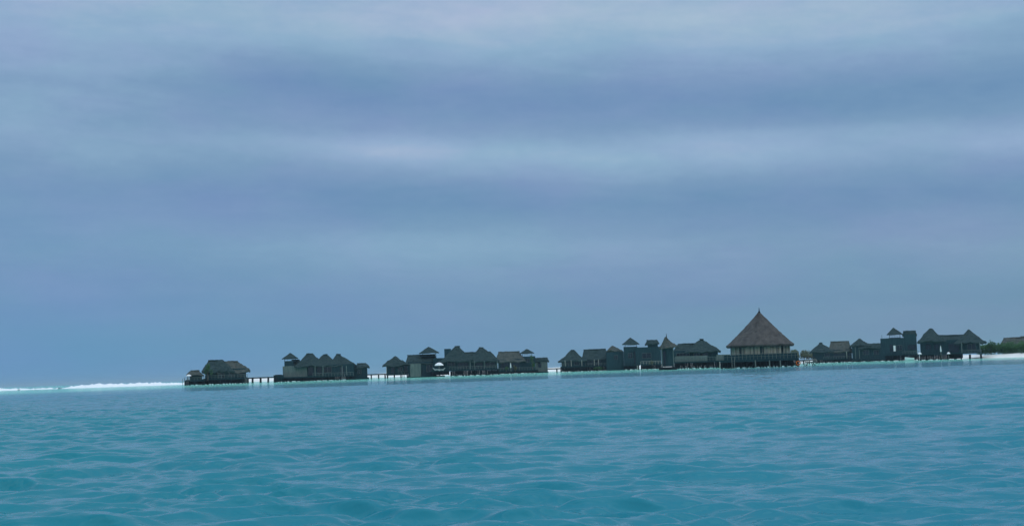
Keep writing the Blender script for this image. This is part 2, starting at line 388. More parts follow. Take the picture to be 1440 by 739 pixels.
# ------------------------------------------------------------------ water
def make_water():
    # polar sheet round the viewpoint, finest nearby: rows in r, columns in azimuth
    fine = np.linspace(-25, 25, 900); side = np.concatenate([np.linspace(-180, -25.4, 160), fine, np.linspace(25.4, 180, 160)[:-1]])
    az = np.radians(side)
    r = [1.5*1.02**i for i in range(90)]
    while r[-1] < 30000:
        q_ = r[-1]; st = .0034*q_ if q_ < 180 else (.008*q_ if q_ < 700 else .08*q_)
        r.append(q_ + max(st, .02))
    r = np.array(r); nr, na = len(r), len(az)
    A, Rr = np.meshgrid(az, r)
    X = Rr*np.sin(A); Y = Rr*np.cos(A); Z = np.zeros_like(X); DX = np.zeros_like(X); DY = np.zeros_like(X)
    dr = np.gradient(r)[:, None]; da = np.abs(np.gradient(az))[None, :]*Rr
    # slow gustiness so that patches of chop differ
    gust = 1 + .28*np.sin(X*.11+Y*.05+1)*np.sin(Y*.09-X*.03+2) + .34*np.sin(X*.41-Y*.12)*np.sin(Y*.33+X*.07+.5) + .34*np.sin(X*1.13+Y*.2+2)*np.sin(Y*.83-X*.27)
    gust = .90 + .45*np.tanh((gust-1)*2.6)
    far = 1/(1+(Rr/260)**2)
    leftc = 1.12 - .28*np.clip(A/.35, -1, 1)
    for i in range(170):
        lam = .18*(2.7/.18)**rng.random()
        th = rng.normal(0, .40) + .06
        k = 2*math.pi/lam; kx, ky = k*math.sin(th), k*math.cos(th)
        amp = (.0074*lam if lam < .9 else .0061*(lam/.9)**.12)*rng.uniform(.5, 1.3)*1.0
        ph = rng.uniform(0, 6.28)
        res = np.maximum(dr*abs(math.cos(th)) , da*abs(math.sin(th)))
        att = np.clip(lam/(res*3.0) - .6, 0, 1)
        p = kx*X + ky*Y + ph
        e = amp*att*gust*far*leftc
        Z += e*np.sin(p); DX += e*math.sin(th)*np.cos(p)*.55; DY += e*math.cos(th)*np.cos(p)*.55
    Z = .105*np.tanh(Z/.105)
    Zs = Z + .25*np.clip(Z, 0, .1)**2/.1          # crests sharper than troughs
    co = np.stack([X+DX, Y+DY, Zs], -1).reshape(-1, 3).astype(np.float32)
    i = np.arange(nr-1)[:, None]*na; j = np.arange(na)[None, :]; j2 = (j+1) % na
    f = np.stack([i+j, i+j2, i+na+j2, i+na+j], -1).reshape(-1, 4)
    me = bpy.data.meshes.new('lagoon_water'); me.vertices.add(len(co)); me.vertices.foreach_set('co', co.ravel())
    me.loops.add(f.size); me.loops.foreach_set('vertex_index', f.ravel().astype(np.int32))
    me.polygons.add(len(f)); me.polygons.foreach_set('loop_start', np.arange(0, f.size, 4, dtype=np.int32))
    me.polygons.foreach_set('use_smooth', np.ones(len(f), bool)); me.update(calc_edges=True)
    # orient upward
    if me.polygons[0].normal.z < 0: me.flip_normals()
    me.materials.append(M['water'])
    o = bpy.data.objects.new('water', me); COL.objects.link(o); o['kind'] = 'structure'; o['label'] = 'choppy turquoise and blue lagoon water'
make_water()

# ------------------------------------------------------------------ sandbank behind the villas, beach on the right
def ridge(name, pts, mat, w, hh, kind, label, jag=.1, dx=1.2, rowprof=((-1, -.4), (-.8, .1), (-.45, .55), (-.1, .95), (.3, 1), (.7, .6), (1, -.4))):
    P = [ground(a, D) for a, D, _ in pts]; H = [h for *_, h in pts]
    bm = bmesh.new(); prev = None
    for (p, q_, h0, h1) in zip(P, P[1:], H, H[1:]):
        L = (q_-p).length; n = max(2, int(L/dx)); t = (q_-p).normalized(); nrm = Vector((-t.y, t.x, 0))
        for i in range(n):
            f = i/n; c = p.lerp(q_, f); h = (h0+(h1-h0)*f)*hh
            s1 = 1 + .16*math.sin(c.x*.11) + .1*math.sin(c.x*.31+1)
            row = []
            for (a, zf) in rowprof:
                z = zf*h*s1 + random.gauss(0, jag)*(zf > 0)
                row.append(bm.verts.new(c + nrm*a*w + Vector((0, 0, z))))
            if prev:
                for u in range(len(row)-1): bm.faces.new((prev[u], row[u], row[u+1], prev[u+1]))
            prev = row
    bmesh.ops.recalc_face_normals(bm, faces=bm.faces)
    o = link(name, bm, M[mat], None, True); tag(o, label, None, None, kind); return o
ridge('sandbank', [(262, 640, 1.0), (420, 630, 1.05), (800, 640, .95), (1100, 690, .8), (1300, 600, .8), (1345, 560, .75), (1382, 490, .86), (1440, 474, .95), (1640, 430, .9)],
      'sand', 9, 1.62, 'structure', 'low white coral sand bank and beach behind the villas', .02)
ridge('surf', [(-260, 600, .5), (-60, 575, .55), (-30, 570, .66), (12, 566, .72), (34, 565, .55), (41, 564, .12), (52, 564, .05), (66, 563, .22), (80, 562, .1), (90, 562, .05), (97, 561, .70), (125, 560, .85), (150, 558, 1.05), (178, 556, .82), (200, 554, 1.0), (232, 552, .9), (272, 548, .62)],
      'foam', 5.5, 1.02, 'structure', 'white surf breaking along the outer reef', .2, .7)

# ------------------------------------------------------------------ villas
G = 'thatched villas standing on piles in the lagoon'
# A : villa with humped mossy roof, far left
t = Thing('water_villa', 'humped mossy thatched villa, leftmost big roof, beside the low white surf', 'villa', 318, 440, G)
t.roof(284, 330, 522.5, 506.5, 294, 313, 4.4, 0, 'thatch', curve=.85, jit=.16); t.roof(305, 352, 522.5, 508, 317, 334, 4.6, .3, 'thatch_pale', curve=.8, jit=.16)
t.wall(289, 346, 518, 531, 3.4); t.deck(284, 349, 531.5, 5.0); t.rail(284, 348, 531.5)
t.opening(306, 316, 523.5, 530.5, -3.4, 'door', bars=1); t.opening(322, 330, 523.5, 529, -3.4); t.opening(335, 342, 523.5, 530.5, -3.4, 'door', 'wood')
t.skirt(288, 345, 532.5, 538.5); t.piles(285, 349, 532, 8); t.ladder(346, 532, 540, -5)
t = Thing('thatched_shelter', 'low thatched deck shelter at the far left end, beside the white parasol', 'shelter', 274, 436)
t.roof(262, 287, 526.5, 521, 269, 280, 2.2, 0, 'thatch_pale', thick=.25); t.wall(267, 284, 526, 533, 1.3, .4, 'wood'); t.deck(259, 288, 534, 3.2)
t.posts((264, 270, 280), 527, 534, -1.9, .08, 'wood_dark'); t.rail(259, 287, 534, .8, 3.2); t.piles(260, 287, 534.5, 7, 2.8, rows=2); t.skirt(266, 286, 535, 539.5, 0)
t.ladder(258, 534, 541, -3)
shrub('potted_shrub', 'tall green shrub against left end of the leftmost villa roof', 'shrub', 292, 434, 512, 533, 9, n=420, trunk='stem')

# B : villa with three peaks and look-out
t = Thing('water_villa', 'villa with three dark roof peaks in a row and an open look-out at its left', 'villa', 452, 450, G)
t.lookout(397, 420, 503.5, 408.5, 496, 507)
t.wall(400.5, 413, 507, 529, 1.6, 0, 'wood', 'tower_wall')
t.roof(406, 430, 515, 506, 411, 421, 3.4, 1.2)
t.roof(414, 462, 514, 497.3, 432, 440, 4.4, 0); t.roof(436, 482, 514, 498.5, 456, 460.5, 4.2, 1.0); t.roof(460, 502, 514, 498, 474, 479, 4.0, 1.8, 'thatch')
t.wall(398, 432, 514, 528, 3.0, 0, 'wood_grey'); t.wall(432.5, 498, 512, 528, 3.2, .3); t.deck(398, 497, 528.3, 4.8); t.rail(440, 497, 528.3)
t.opening(433.5, 441, 515.5, 527, -2.9, 'door', 'wood', 0); t.opening(446, 452, 515.5, 527, -2.9, 'door', 'wood', 0); t.opening(456, 466, 515.5, 523, -2.9); t.opening(478, 484, 516, 527, -2.9, 'door', 'wood', 0)
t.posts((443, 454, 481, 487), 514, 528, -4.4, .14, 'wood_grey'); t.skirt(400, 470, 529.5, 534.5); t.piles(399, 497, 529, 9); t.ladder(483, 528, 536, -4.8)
t = Thing('water_hut', 'low round-shouldered hut at right end of the three-peaked villa', 'hut', 506, 455)
t.roof(497, 520, 516.5, 511, 503, 514, 3.0, 0, 'thatch', curve=.7); t.wall(490, 516.5, 514.5, 530, 2.3, 0, 'wood'); t.deck(488, 519, 530.5, 3.6); t.piles(489, 518, 531, 7, 3.2, rows=2); t.skirt(491, 516, 531, 533.5, 0)
t.opening(503, 508, 519, 525, -2.3)

# C
t = Thing('water_hut', 'small hut with pointed hip roof at the left end of the fourth cluster', 'hut', 556, 458)
t.roof(538, 575, 513.5, 500, 555, 557, 3.6, 0); t.wall(544, 572, 512, 525, 2.7, 0, 'wood'); t.deck(543, 574, 525.5, 4.0); t.opening(550, 555, 516, 524.5, -2.7, 'door', 'wood', 0); t.opening(560, 566, 516, 521, -2.7)
t.posts((543.5,), 514, 525.5, -3.2, .09); t.piles(545, 573, 526, 9, 3.6, rows=2, brace=False); t.rail(560, 574, 525.5, 1, 4); t.ladder(567, 525.5, 531, -4)
t = Thing('water_villa', 'villa with long flat ridge, grey plank screen and hip-roofed look-out above', 'villa', 596, 456, G)
t.lookout(590, 618.5, 495.5, 603.5, 487.2, 500, 2.2)
t.roof(570, 618, 510.5, 499, 574, 612, 4.2, .6); t.wall(574, 612, 508, 527, 3.2, 0); t.wall(577, 592, 511, 527.5, 2.0, -3.4, 'wood_grey', 'screen_wall')
t.deck(572, 614, 527.5, 5.2); t.opening(600, 608, 512, 522, -3.2); t.opening(568.5, 573.5, 513, 525, -1, 'door', 'wood', 0)
t.skirt(578, 626, 528, 531); t.piles(573, 613, 528, 9)
t = Thing('water_villa', 'largest villa of the fourth cluster with two broad dark hip roofs, behind the white parasol', 'villa', 662, 452, G)
t.roof(618, 666, 507.5, 487, 641, 647, 4.8, 0); t.roof(655, 703, 507.5, 488.8, 675, 680, 4.8, .2); t.roof(625, 700, 505, 495.5, 634, 690, 3.2, 1.2)
t.wall(610, 625, 503, 519.5, 2.4, .4, 'wood', 'side_wall')
bm = bmesh.new(); X0, z0 = t.P(625, 497, 0); X1, z1 = t.P(634, 490, 0); box(bm, X0, X1, -1.4, 1.4, z0-1.2, z1); link('dormer', bm, M['wood'], t.e)
t.wall(624, 699, 504.5, 518, 3.4, .3); t.deck(606, 702, 519, 5.4)
for a in ((644, 659), (669, 679)): t.opening(*a, 507.5, 518, -3.1, 'door', 'wood', 1)
t.opening(630, 640, 508, 514, -3.1); t.opening(683, 696, 509, 515.5, -3.1); t.rail(632, 701, 519, 1, 5.4); t.posts((661, 667, 681, 699), 507, 519, -4.8, .12, 'wood_grey')
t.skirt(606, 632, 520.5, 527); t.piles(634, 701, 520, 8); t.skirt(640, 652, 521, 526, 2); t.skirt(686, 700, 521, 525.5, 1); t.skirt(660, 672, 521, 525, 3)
t = Thing('water_villa', 'villa with level brownish ridge and small pyramid look-out at its right end', 'villa', 724, 505, G)
t.roof(696, 740, 508, 494.5, 702, 731, 4.6, 0, 'thatch_pale'); t.lookout(732, 752, 496, 741.5, 490, 500.5, 2.0)
t.wall(701, 736, 504.5, 520, 3.4); t.wall(733, 753, 500.5, 519, 2.4, .2, 'wood', 'tower_wall'); t.deck(700, 757, 520, 5.2)
t.opening(704, 715, 509.5, 519.5, -3.4, 'door', 'wood'); t.opening(720, 731, 509.5, 519.5, -3.4, 'door', 'wood'); t.opening(740, 745, 504, 509, -2.2)
t.rail(700, 757, 520, .9, 5.2); t.skirt(702, 755, 521, 523.5); t.piles(701, 756, 521, 9)
t = Thing('water_hut', 'flat-roofed box hut at the right end of the fourth cluster', 'hut', 762, 508)
t.roof(750.5, 772.5, 507.5, 503.3, 753, 770, 2.6, 0, 'thatch', thick=.4, flat=1.8); t.wall(753.5, 770, 506, 522, 2.2, 0, 'wood_grey'); t.deck(752, 771, 522, 3.0); t.piles(753.5, 770, 522, 8, 2.6, rows=2); t.opening(757, 761, 510, 516, -2.2, frame='wood')
shrub('potted_palm', 'leafy green palm beside the flat-roofed box hut of the fourth cluster', 'plant', 749, 498, 500, 518, 9, n=380, trunk='stem')

shrub('deck_shrub', 'pale green shrub on the deck beside the closed parasol, fourth cluster', 'shrub', 724.5, 499.5, 513.5, 521, 7, 'leaf_dull', n=260, size=.2, trunk='stem')
shrub('deck_shrub', 'leafy shrub on the deck before the doorway under the level brownish ridge', 'shrub', 712, 499.5, 514.5, 521, 6, n=240, size=.2, trunk='stem')
# D
t = Thing('water_villa', 'hip-roofed end villa just right of the pale-posted gap in the row', 'villa', 806, 500, G)
t.roof(785, 826, 507, 492.3, 804, 808, 4.2, 0); t.wall(790, 823, 504, 514, 3.1); t.deck(788, 826, 514.5, 4.8); t.skirt(791, 826, 515.5, 520.5); t.piles(789, 825, 515, 9)
t.posts((794.5, 803, 818), 506, 514.5, -4.2, .1); t.opening(808, 815, 506.5, 512.5, -3.1); t.opening(797, 801, 506.5, 514, -3.1, 'door', 'wood', 0); t.rail(788, 800, 514.5, .9, 4.8)
t = Thing('water_villa', 'long villa with straight ridge and dark openings, just right of the hip-roofed end villa', 'villa', 838, 505, G)
t.roof(818, 860, 505, 491.2, 822, 852, 4.4, 0); t.wall(822, 856, 502, 513, 3.2); t.deck(820, 858, 513.5, 5); t.opening(826, 834, 505.5, 513, -3.2, 'door', 'wood'); t.opening(837, 846, 505.5, 513, -3.2, 'door', 'wood')
t.posts((835.5, 841.5), 505, 513.5, -4.5, .12); t.rail(820, 858, 513.5, .8, 5); t.skirt(822, 856, 515, 520); t.piles(821, 857, 514.5, 9)
shrub('deck_shrub', 'low green shrub growing at deck level before the straight-ridged villa', 'shrub', 841, 499, 512.5, 521, 14, n=260, trunk='stem')
t = Thing('water_hut', 'grey plank hut with small pyramid roof between long villa and tower', 'hut', 864, 500)
t.roof(854, 877, 492.8, 486.3, 862, 864.5, 2.6, 0, 'thatch_pale', thick=.25); t.wall(853, 877.5, 494.5, 520.5, 2.6, 0, 'wood'); t.wall(856, 875, 491.5, 494.2, 1.9, 0, 'wood_grey', 'clerestory'); t.piles(854, 876, 520.5, 8, 2.4, rows=2, brace=False); t.opening(864, 869, 499, 505, -2.6)
t = Thing('lookout_tower', 'tallest slim look-out tower with blue-grey pyramid roof left of boxy upper room', 'tower', 888, 498)
t.lookout(876, 900.5, 483.5, 888, 474, 487, 2.4); t.wall(878, 897, 487, 512, 2.3, 0, 'wood', 'tower_wall'); t.deck(876, 900, 512.5, 3.6); t.opening(884, 890, 496, 503, -2.3); t.piles(878, 898, 513, 7, 3.2, rows=3); t.skirt(879, 897, 513.5, 518, 1)
t.posts((896.5,), 513.5, 520, -3.4, .2); t.opening(892, 896.5, 494, 511, -2.3, 'door', 'wood', 0)
t = Thing('water_villa', 'two-storey villa with overhanging boxy upper room, left of the round spired hut', 'villa', 914, 497, G)
t.roof(908, 928.5, 483, 478.3, 911, 925, 2.8, 0, 'thatch', thick=.35, flat=1.5); t.wall(912, 926, 482, 489, 2.2, .2, 'wood', 'upper_wall'); t.wall(894.5, 930, 487.5, 511, 3.0, .6); t.opening(903.5, 916, 496, 503, -2.4); t.deck(901, 932, 511.5, 4.8)
t.rail(901, 930, 511.5, 1, 4.8, mat='post'); t.skirt(902, 930, 513, 518); t.piles(902, 931, 512.5, 8)
t = Thing('water_villa', 'broad gabled villa left of the big cone roof with a long low ridge', 'villa', 982, 420, G)
t.roof(963, 1014, 494, 477, 986, 990, 5.0, 0, curve=1.05); t.roof(942, 992, 496, 483.3, 955, 985, 3.8, .6); t.wall(948, 1010, 492, 506.5, 3.5); t.deck(945, 1012, 507.5, 5.5)
t.rail(945, 1012, 507.5, 1.1, 5.5, mat='wood_grey'); t.wall(950, 995, 500, 507, .08, -4.9, 'wood_grey', 'balustrade')
t.opening(952, 970, 496.5, 499.8, -3.5, bars=3); t.opening(976, 984, 496, 501.5, -3.5); t.opening(988, 996, 494.5, 500, -3.5); t.piles(946, 1011, 508.5, 8); t.skirt(950, 966, 509, 514, 0); t.skirt(974, 1004, 509, 513.5, 1)
t = Thing('round_hut', 'small round hut with spired thatch, standing nearer on its own dark platform', 'hut', 937, 372)
t.roof(927, 955, 488, 473.5, 936.5, 938, 2.4, 0, 'thatch_pale', True, 1.25, .3); bm = bmesh.new(); X, z = t.P(937.3, 474, 0); tube(bm, (X, 0, z-.2), (X, 0, t.Z(937, 468.7)), .14, .04, 6); link('finial', bm, M['wood_dark'], t.e)
bm = bmesh.new(); a, c = t.X(930.5), t.X(948); zt, zb = t.Z(940, 489), t.Z(940, 515)
loft(bm, [[Vector(((a+c)/2+(c-a)/2*math.cos(u), 1.6*math.sin(u), zz)) for u in [2*math.pi*i/20 for i in range(20)]] for zz in (zb, zt)]); link('wall', bm, M['wood'], t.e)
t.opening(933, 936.5, 494, 512, -1.7, 'door', 'wood', 0); t.posts((930.5, 946.5), 489, 515, -2.2, .09, 'wood_grey'); t.deck(926, 952, 515.5, 2.6, thick=.5, mat='wood_dark'); t.skirt(927, 951.5, 517, 520.5, -1.5); t.piles(927, 951, 517, 8, 2.3, rows=2)
shrub('deck_shrub', 'twiggy dry shrub on the railed deck below the overhanging boxy upper room', 'shrub', 917, 491, 505.5, 513, 9, 'leaf_dull', n=150, size=.2, trunk='stem')
# E : the big pavilion
t = Thing('pavilion', 'great cone-roofed thatched pavilion, the tallest building in the row', 'pavilion', 1069, 330)
hd = 7.6
xa = 1067.6
# cone roof with slightly flared eaves
X0, X1 = t.X(1022), t.X(1118); Xa, za = t.P(xa, 438, 0); ze = t.Z(1070, 484.5); rings = []
xc, rad = (X0+X1)/2, (X1-X0)/2
for (rf, zz, j) in ((.90, ze-.05, .02), (.975, ze-.5, .07), (1.0, ze-.22, .07)):
    rings.append([Vector((xc+rad*rf*math.cos(u)+random.gauss(0, j), rad*rf*math.sin(u), zz+random.gauss(0, j))) for u in [2*math.pi*i/64 for i in range(64)]])
for i in range(0, 25):
    f = i/24; rr = rad*(1-f)+.03; zz = ze+(za-ze)*(f**1.10); cx = xc+(Xa-xc)*f
    rings.append([Vector((cx+rr*math.cos(u)+random.gauss(0, .035), rr*math.sin(u)+random.gauss(0, .035), zz+random.gauss(0, .04))) for u in [2*math.pi*k/64 for k in range(64)]])
bm = bmesh.new(); loft(bm, rings); rf = link('roof', bm, M['thatch_big'], t.e)
bm = bmesh.new(); tube(bm, (Xa, 0, za-.5), (Xa, 0, za+.1), .35, .22, 10); tube(bm, (Xa, 0, za+.1), (Xa, 0, t.Z(xa, 432.3)), .13, .05, 8); link('finial', bm, M['wood_dark'], rf)
# drum of cream blinds between dark posts
Rw = rad*.86; zt, zb = t.Z(1069, 484.5, -6), t.Z(1069, 505.2, -6)
bm = bmesh.new(); N = 56
for k in range(N):
    if k % 7 == 0: continue
    a0, a1 = 2*math.pi*(k+.06)/N, 2*math.pi*(k+.94)/N; r_ = Rw-.1*(k % 2); top = zt-random.uniform(.12, .5)
    pts = [(r_*math.cos(a0), r_*math.sin(a0)), (r_*math.cos(a1), r_*math.sin(a1)), ((r_-.08)*math.cos(a1), (r_-.08)*math.sin(a1)), ((r_-.08)*math.cos(a0), (r_-.08)*math.sin(a0))]
    loft(bm, [[Vector((xc+p[0], p[1], zz)) for p in pts] for zz in (zb+.1, top)])
link('blinds', bm, M['cream'], t.e)
bm = bmesh.new(); loft(bm, [[Vector((xc+(Rw-.35)*math.cos(u), (Rw-.35)*math.sin(u), zz)) for u in [2*math.pi*i/40 for i in range(40)]] for zz in (zb, zt+.1)]); link('wall', bm, M['wood'], t.e)
for k in range(16):
    u = 2*math.pi*(k+.5)/16; bm = bmesh.new(); tube(bm, (xc+(Rw+.12)*math.cos(u), (Rw+.12)*math.sin(u), zb), (xc+(Rw+.12)*math.cos(u), (Rw+.12)*math.sin(u), zt+.1), .11, .1, 7); link('post', bm, M['wood_grey' if k % 3 else 'post'], t.e)
bm = bmesh.new()
for k in range(9):
    u = math.pi*(1.1+.8*k/8); c, sn = math.cos(u), math.sin(u); p = Vector((xc+(Rw+.02)*c, (Rw+.02)*sn, 0)); tt = Vector((-sn, c, 0))
    for w in (-.45, .45): tube(bm, p+tt*w+Vector((0, 0, zb)), p+tt*w+Vector((0, 0, zt-.1)), .04, .04, 5)
link('door_frame', bm, M['post'], t.e)
hd = Rw+1.3
zd = t.deck(1013, 1124, 504.6, hd, thick=.4); t.wall(1018, 1121, 497.5, 503.8, .1, -hd+.3, 'wood', 'balustrade'); t.rail(1013, 1124, 504.4, 1.25, hd, mat='wood_grey', pitch=.8)
t.skirt(1016, 1116, 507, 514.5, -4); t.piles(1015, 1122, 506, 9, hd-.4, rows=4); t.posts((1062, 1082, 1097), 506, 518, -hd+.1, .14, 'wood_grey', 'pile'); t.ladder(1031, 505, 517, -hd)
t = Thing('side_deck', 'low plank-screened deck joining the gabled villa to the cone-roofed pavilion', 'deck', 1017, 392)
t.wall(1008, 1027, 498, 505.5, 2.0, 0, 'wood_grey', 'screen_wall'); t.deck(1006, 1030, 506, 3.0); t.rail(1006, 1029, 506, 1, 3.0); t.piles(1007, 1029, 507, 8, 2.6, rows=2); t.posts((1012, 1017, 1022), 508, 517, -3.1, .1)
t = Thing('boarding_steps', 'small wooden boarding landing on splayed dark legs right of the big pavilion', 'landing', 1139, 326)
zd = t.deck(1132, 1149, 508, 1.2, thick=.2, mat='wood_grey')
bm = bmesh.new(); X = t.X(1140)
for sx in (-1.2, .3, 1.0):
    for dd in (-.9, .9): tube(bm, (X+sx*1.1-.5*(sx < 0)+.4*(sx > 0), dd, -.8), (X+sx*.35, dd, zd-.05), .09, .08, 6)
link('leg', bm, M['wood_dark'], t.e)
bm = bmesh.new()
for i in range(9):
    u = math.pi*i/8; u2 = math.pi*(i+1)/8
    if i < 8:
        for dd in (-.9, .9): tube(bm, (X+1.15*math.cos(u), dd, zd+1.2*math.sin(u)), (X+1.15*math.cos(u2), dd, zd+1.2*math.sin(u2)), .06, .06, 6)
link('handrail', bm, M['bark'], t.e); t.rail(1133, 1148, 508, .45, 1.2, mat='post', pitch=.6)
t.ladder(1133, 508, 516, -1.2, .7, .9)
t = Thing('life_ring_stand', 'small stand holding an orange life ring at right edge of the pavilion deck', 'life ring', 1122.5, 322)
bm = bmesh.new(); X, z = t.P(1122.5, 510, -.1); R_, r_ = .42, .12; V = []
for i in range(16):
    u = 2*math.pi*i/16; V.append([bm.verts.new((X+(R_+r_*math.cos(v))*math.cos(u), -.1+r_*math.sin(v), z+(R_+r_*math.cos(v))*math.sin(u))) for v in [2*math.pi*k/8 for k in range(8)]])
for i in range(16):
    for k in range(8): bm.faces.new((V[i][k], V[(i+1) % 16][k], V[(i+1) % 16][(k+1) % 8], V[i][(k+1) % 8]))
link('ring', bm, M['orange'], t.e); bm = bmesh.new(); tube(bm, (X, .12, -.9), (X, .12, z+.6), .07, .06, 6); link('post', bm, M['wood_dark'], t.e)

# F
t = Thing('water_villa', 'first villa right of the big pavilion, with hip roof and level mossy ridge', 'villa', 1168, 560, G)
t.roof(1139, 1174, 494.5, 482, 1153.5, 1157, 4.6, 0); t.roof(1165, 1200, 494.5, 480, 1169.5, 1194.5, 4.8, .2, 'thatch_pale'); t.wall(1143, 1198, 491.5, 503.5, 3.6); t.deck(1141, 1200, 504, 5.4)
t.opening(1173, 1189, 494.5, 503.5, -3.6, 'door', 'wood', 1); t.opening(1192, 1197, 494.5, 503, -3.6, 'door', 'wood', 0); t.opening(1160, 1167, 496, 501, -3.6); t.posts((1190.5,), 494, 504, -5, .15); t.rail(1158, 1198, 504, .9, 5.4); t.skirt(1157, 1199, 505, 507.5); t.piles(1143, 1199, 505, 9)
t = Thing('water_villa', 'villa with one low peak and dark flat eave strip, left of the square tower house', 'villa', 1220, 555, G)
t.roof(1195, 1227, 485.5, 476.5, 1209, 1211, 4.0, 0); t.roof(1208, 1246, 488.3, 483.2, 1212, 1243, 3.8, -.6, 'thatch', thick=.5, flat=2.2); t.wall(1199, 1245, 486, 504, 3.2, 0, 'wood'); t.deck(1198, 1247, 504.5, 4.6)
t.posts((1202.5, 1208), 488, 504, -4, .12, 'wood_grey'); t.opening(1214, 1222, 492, 498, -3.2); t.opening(1229, 1236, 492, 498, -3.2); t.skirt(1200, 1246, 505, 507.5); t.piles(1199, 1246, 505, 9)
t = Thing('tower_villa', 'square two-storey tower house with open look-out and a white doorway curtain', 'villa', 1266, 520, G)
t.lookout(1248.5, 1271, 469.5, 1258.5, 460, 474, 2.3); t.wall(1239.5, 1272, 475, 497, 3.4, 0, 'wood', 'tower_wall')
t.roof(1270.5, 1291, 470, 465.3, 1272.5, 1289, 2.8, 0, 'thatch', thick=.6, flat=2.2); t.wall(1272.5, 1290, 469.5, 496, 3.0, -.2, 'wood', 'upper_wall'); t.opening(1252, 1256, 484, 494, -3.4, 'door', 'wood', 0)
bm = bmesh.new(); X0, z1 = t.P(1256.3, 485.5, -3.5); X1, z0 = t.P(1259.6, 493.5, -3.5)
for i in range(5): tube(bm, (X0+(X1-X0)*(i+.5)/5, -3.55, z0), (X0+(X1-X0)*(i+.5)/5, -3.55, z1), (X1-X0)*.13, (X1-X0)*.11, 8)
link('curtain', bm, M['white'], t.e)
t.opening(1262, 1269, 485, 492, -3.4); t.opening(1277, 1289, 484.5, 491, -3.2, 'window', 'wood', 2); t.deck(1243, 1293, 497.5, 5); t.rail(1270, 1293, 497.5, 1, 5); t.skirt(1245, 1276, 499, 506); t.skirt(1281, 1291, 499, 503, 1); t.piles(1246, 1292, 498.5, 9)
bm = bmesh.new(); X, z = t.P(1240, 470.5, -3.2); tube(bm, (X, -3.2, z-1.6), (X, -3.2, z), .06, .05, 6); link('mast', bm, M['wood_dark'], t.e)
t = Thing('water_villa', 'rightmost villa: two sharp dark peaks joined by a level ridge, beside the beach', 'villa', 1340, 478, G)
t.roof(1291, 1332, 479.5, 462, 1309, 1312, 4.8, 0, curve=1.0); t.roof(1342, 1388.5, 481.5, 464, 1363, 1365, 4.8, 0, curve=1.05); t.roof(1308, 1366, 480.5, 471.3, 1318, 1358, 3.8, .5)
t.wall(1295, 1378, 477.5, 495, 3.4, 0); t.deck(1293, 1381, 496, 5.4); t.opening(1334.5, 1349, 483, 495, -3.4, 'door', 'wood', 1); t.opening(1361, 1373, 483, 491, -3.4, frame='wood_grey', bars=1); t.opening(1302, 1310, 484, 491, -3.4, frame='wood'); t.opening(1314, 1322, 484, 491, -3.4, frame='wood')
t.posts((1352, 1377.5), 481, 496, -5, .14, 'wood_grey'); t.rail(1353, 1380, 496, .9, 5.4, mat='wood_grey'); t.skirt(1334, 1354, 497, 503.5); t.skirt(1294, 1312, 497, 501, 1); t.piles(1294, 1352, 497, 9); t.piles(1364, 1379, 497, 15, 4.6, rows=2, r=.3, brace=False)

# island house and beach plants, right edge
t = Thing('beach_house', 'long pale thatched roof above the green bushes at the right edge', 'house', 1432, 510)
t.roof(1406, 1462, 484, 474.5, 1413, 1452, 5, 0, 'thatch_pale', jit=.12); t.roof(1430, 1480, 484, 472.5, 1437, 1472, 5, 2.5, 'thatch_pale', jit=.12); t.wall(1411, 1458, 482, 498, 3.8, 0, 'wood_grey'); t.opening(1420, 1428, 486, 492, -3.8)
bm = bmesh.new(); P0, P1 = ground(1386, 489), ground(1570, 440)
for i in range(62):
    f = i/61; c = P0.lerp(P1, f) + Vector((random.uniform(-.6, .6), random.uniform(3, 7), 0)); hh = (3.0 + .9*min(1, f*2.2) + random.uniform(-.4, .5))
    leaves(bm, (c.x, c.y, 1.25+hh*.47), (2.3, 1.8, hh*.52), 420, .24)
tag(link('beach_bushes', bm, M['leaf']), 'dense green bushes lining the top of the white beach at right', 'bushes', None, 'stuff')
shrub('shrub', 'darker rounded shrub, leftmost on the beach, beside the rightmost villa', 'shrub', 1394, 487, 479.5, 497, 14, n=900)
for (px, yt, w, mt_, lb) in ((1119, 491.5, 18, 'leaf_dull', 'dull green tree showing just right of the big pavilion, nearest to it'), (1131, 493, 19, 'leaf_dull', 'dull brownish tree midway between big pavilion and the villa right of it'), (1142, 494.5, 17, 'leaf_dull', 'low dry tree touching the left eave of the villa right of the pavilion')):
    shrub('tree', lb, 'tree', px, 668, yt, 506, w, mt_, n=900, size=.4)
# ------------------------------------------------------------------ jetties
def jetty(label, x0, x1, y, D, posts, rail=True, wdt=1.4, pr=.2, mat='wood_dark'):
    t = Thing('jetty', label, 'jetty', (x0+x1)/2, D, 'wooden walkways linking the villas')
    t.deck(x0, x1, y, wdt, thick=.3, mat='wood'); 
    if rail: t.rail(x0, x1, y, .45, wdt, pitch=1.4, mid=False)
    xm = (x0+x1)/2; z = t.Z(xm, y, -wdt)-.1
    for p in posts:
        for dd in (-wdt+.2, wdt-.2):
            bm = bmesh.new(); X = t.X(p, -wdt); tube(bm, (X+random.uniform(-.1, .1), dd, -1), (X, dd, z), pr*1.1, pr, 8); link('pile', bm, M[mat], t.e)
    return t
jetty('short jetty on four thick dark piles between the leftmost two villas', 346, 400, 529.6, 446, (348.3, 355.2, 366.5, 377.3, 388), False, pr=.28)
t = Thing('boat_landing', 'dark boarded landing at the left foot of the three-peaked villa', 'landing', 392, 447)
t.wall(385.5, 398.5, 527, 533, 1.4, 0, 'wood', 'side_boards'); t.deck(384.5, 399.5, 526.8, 1.8); t.piles(386, 398, 527.5, 4, 1.5, rows=2); t.skirt(388, 398, 533, 536, 0)
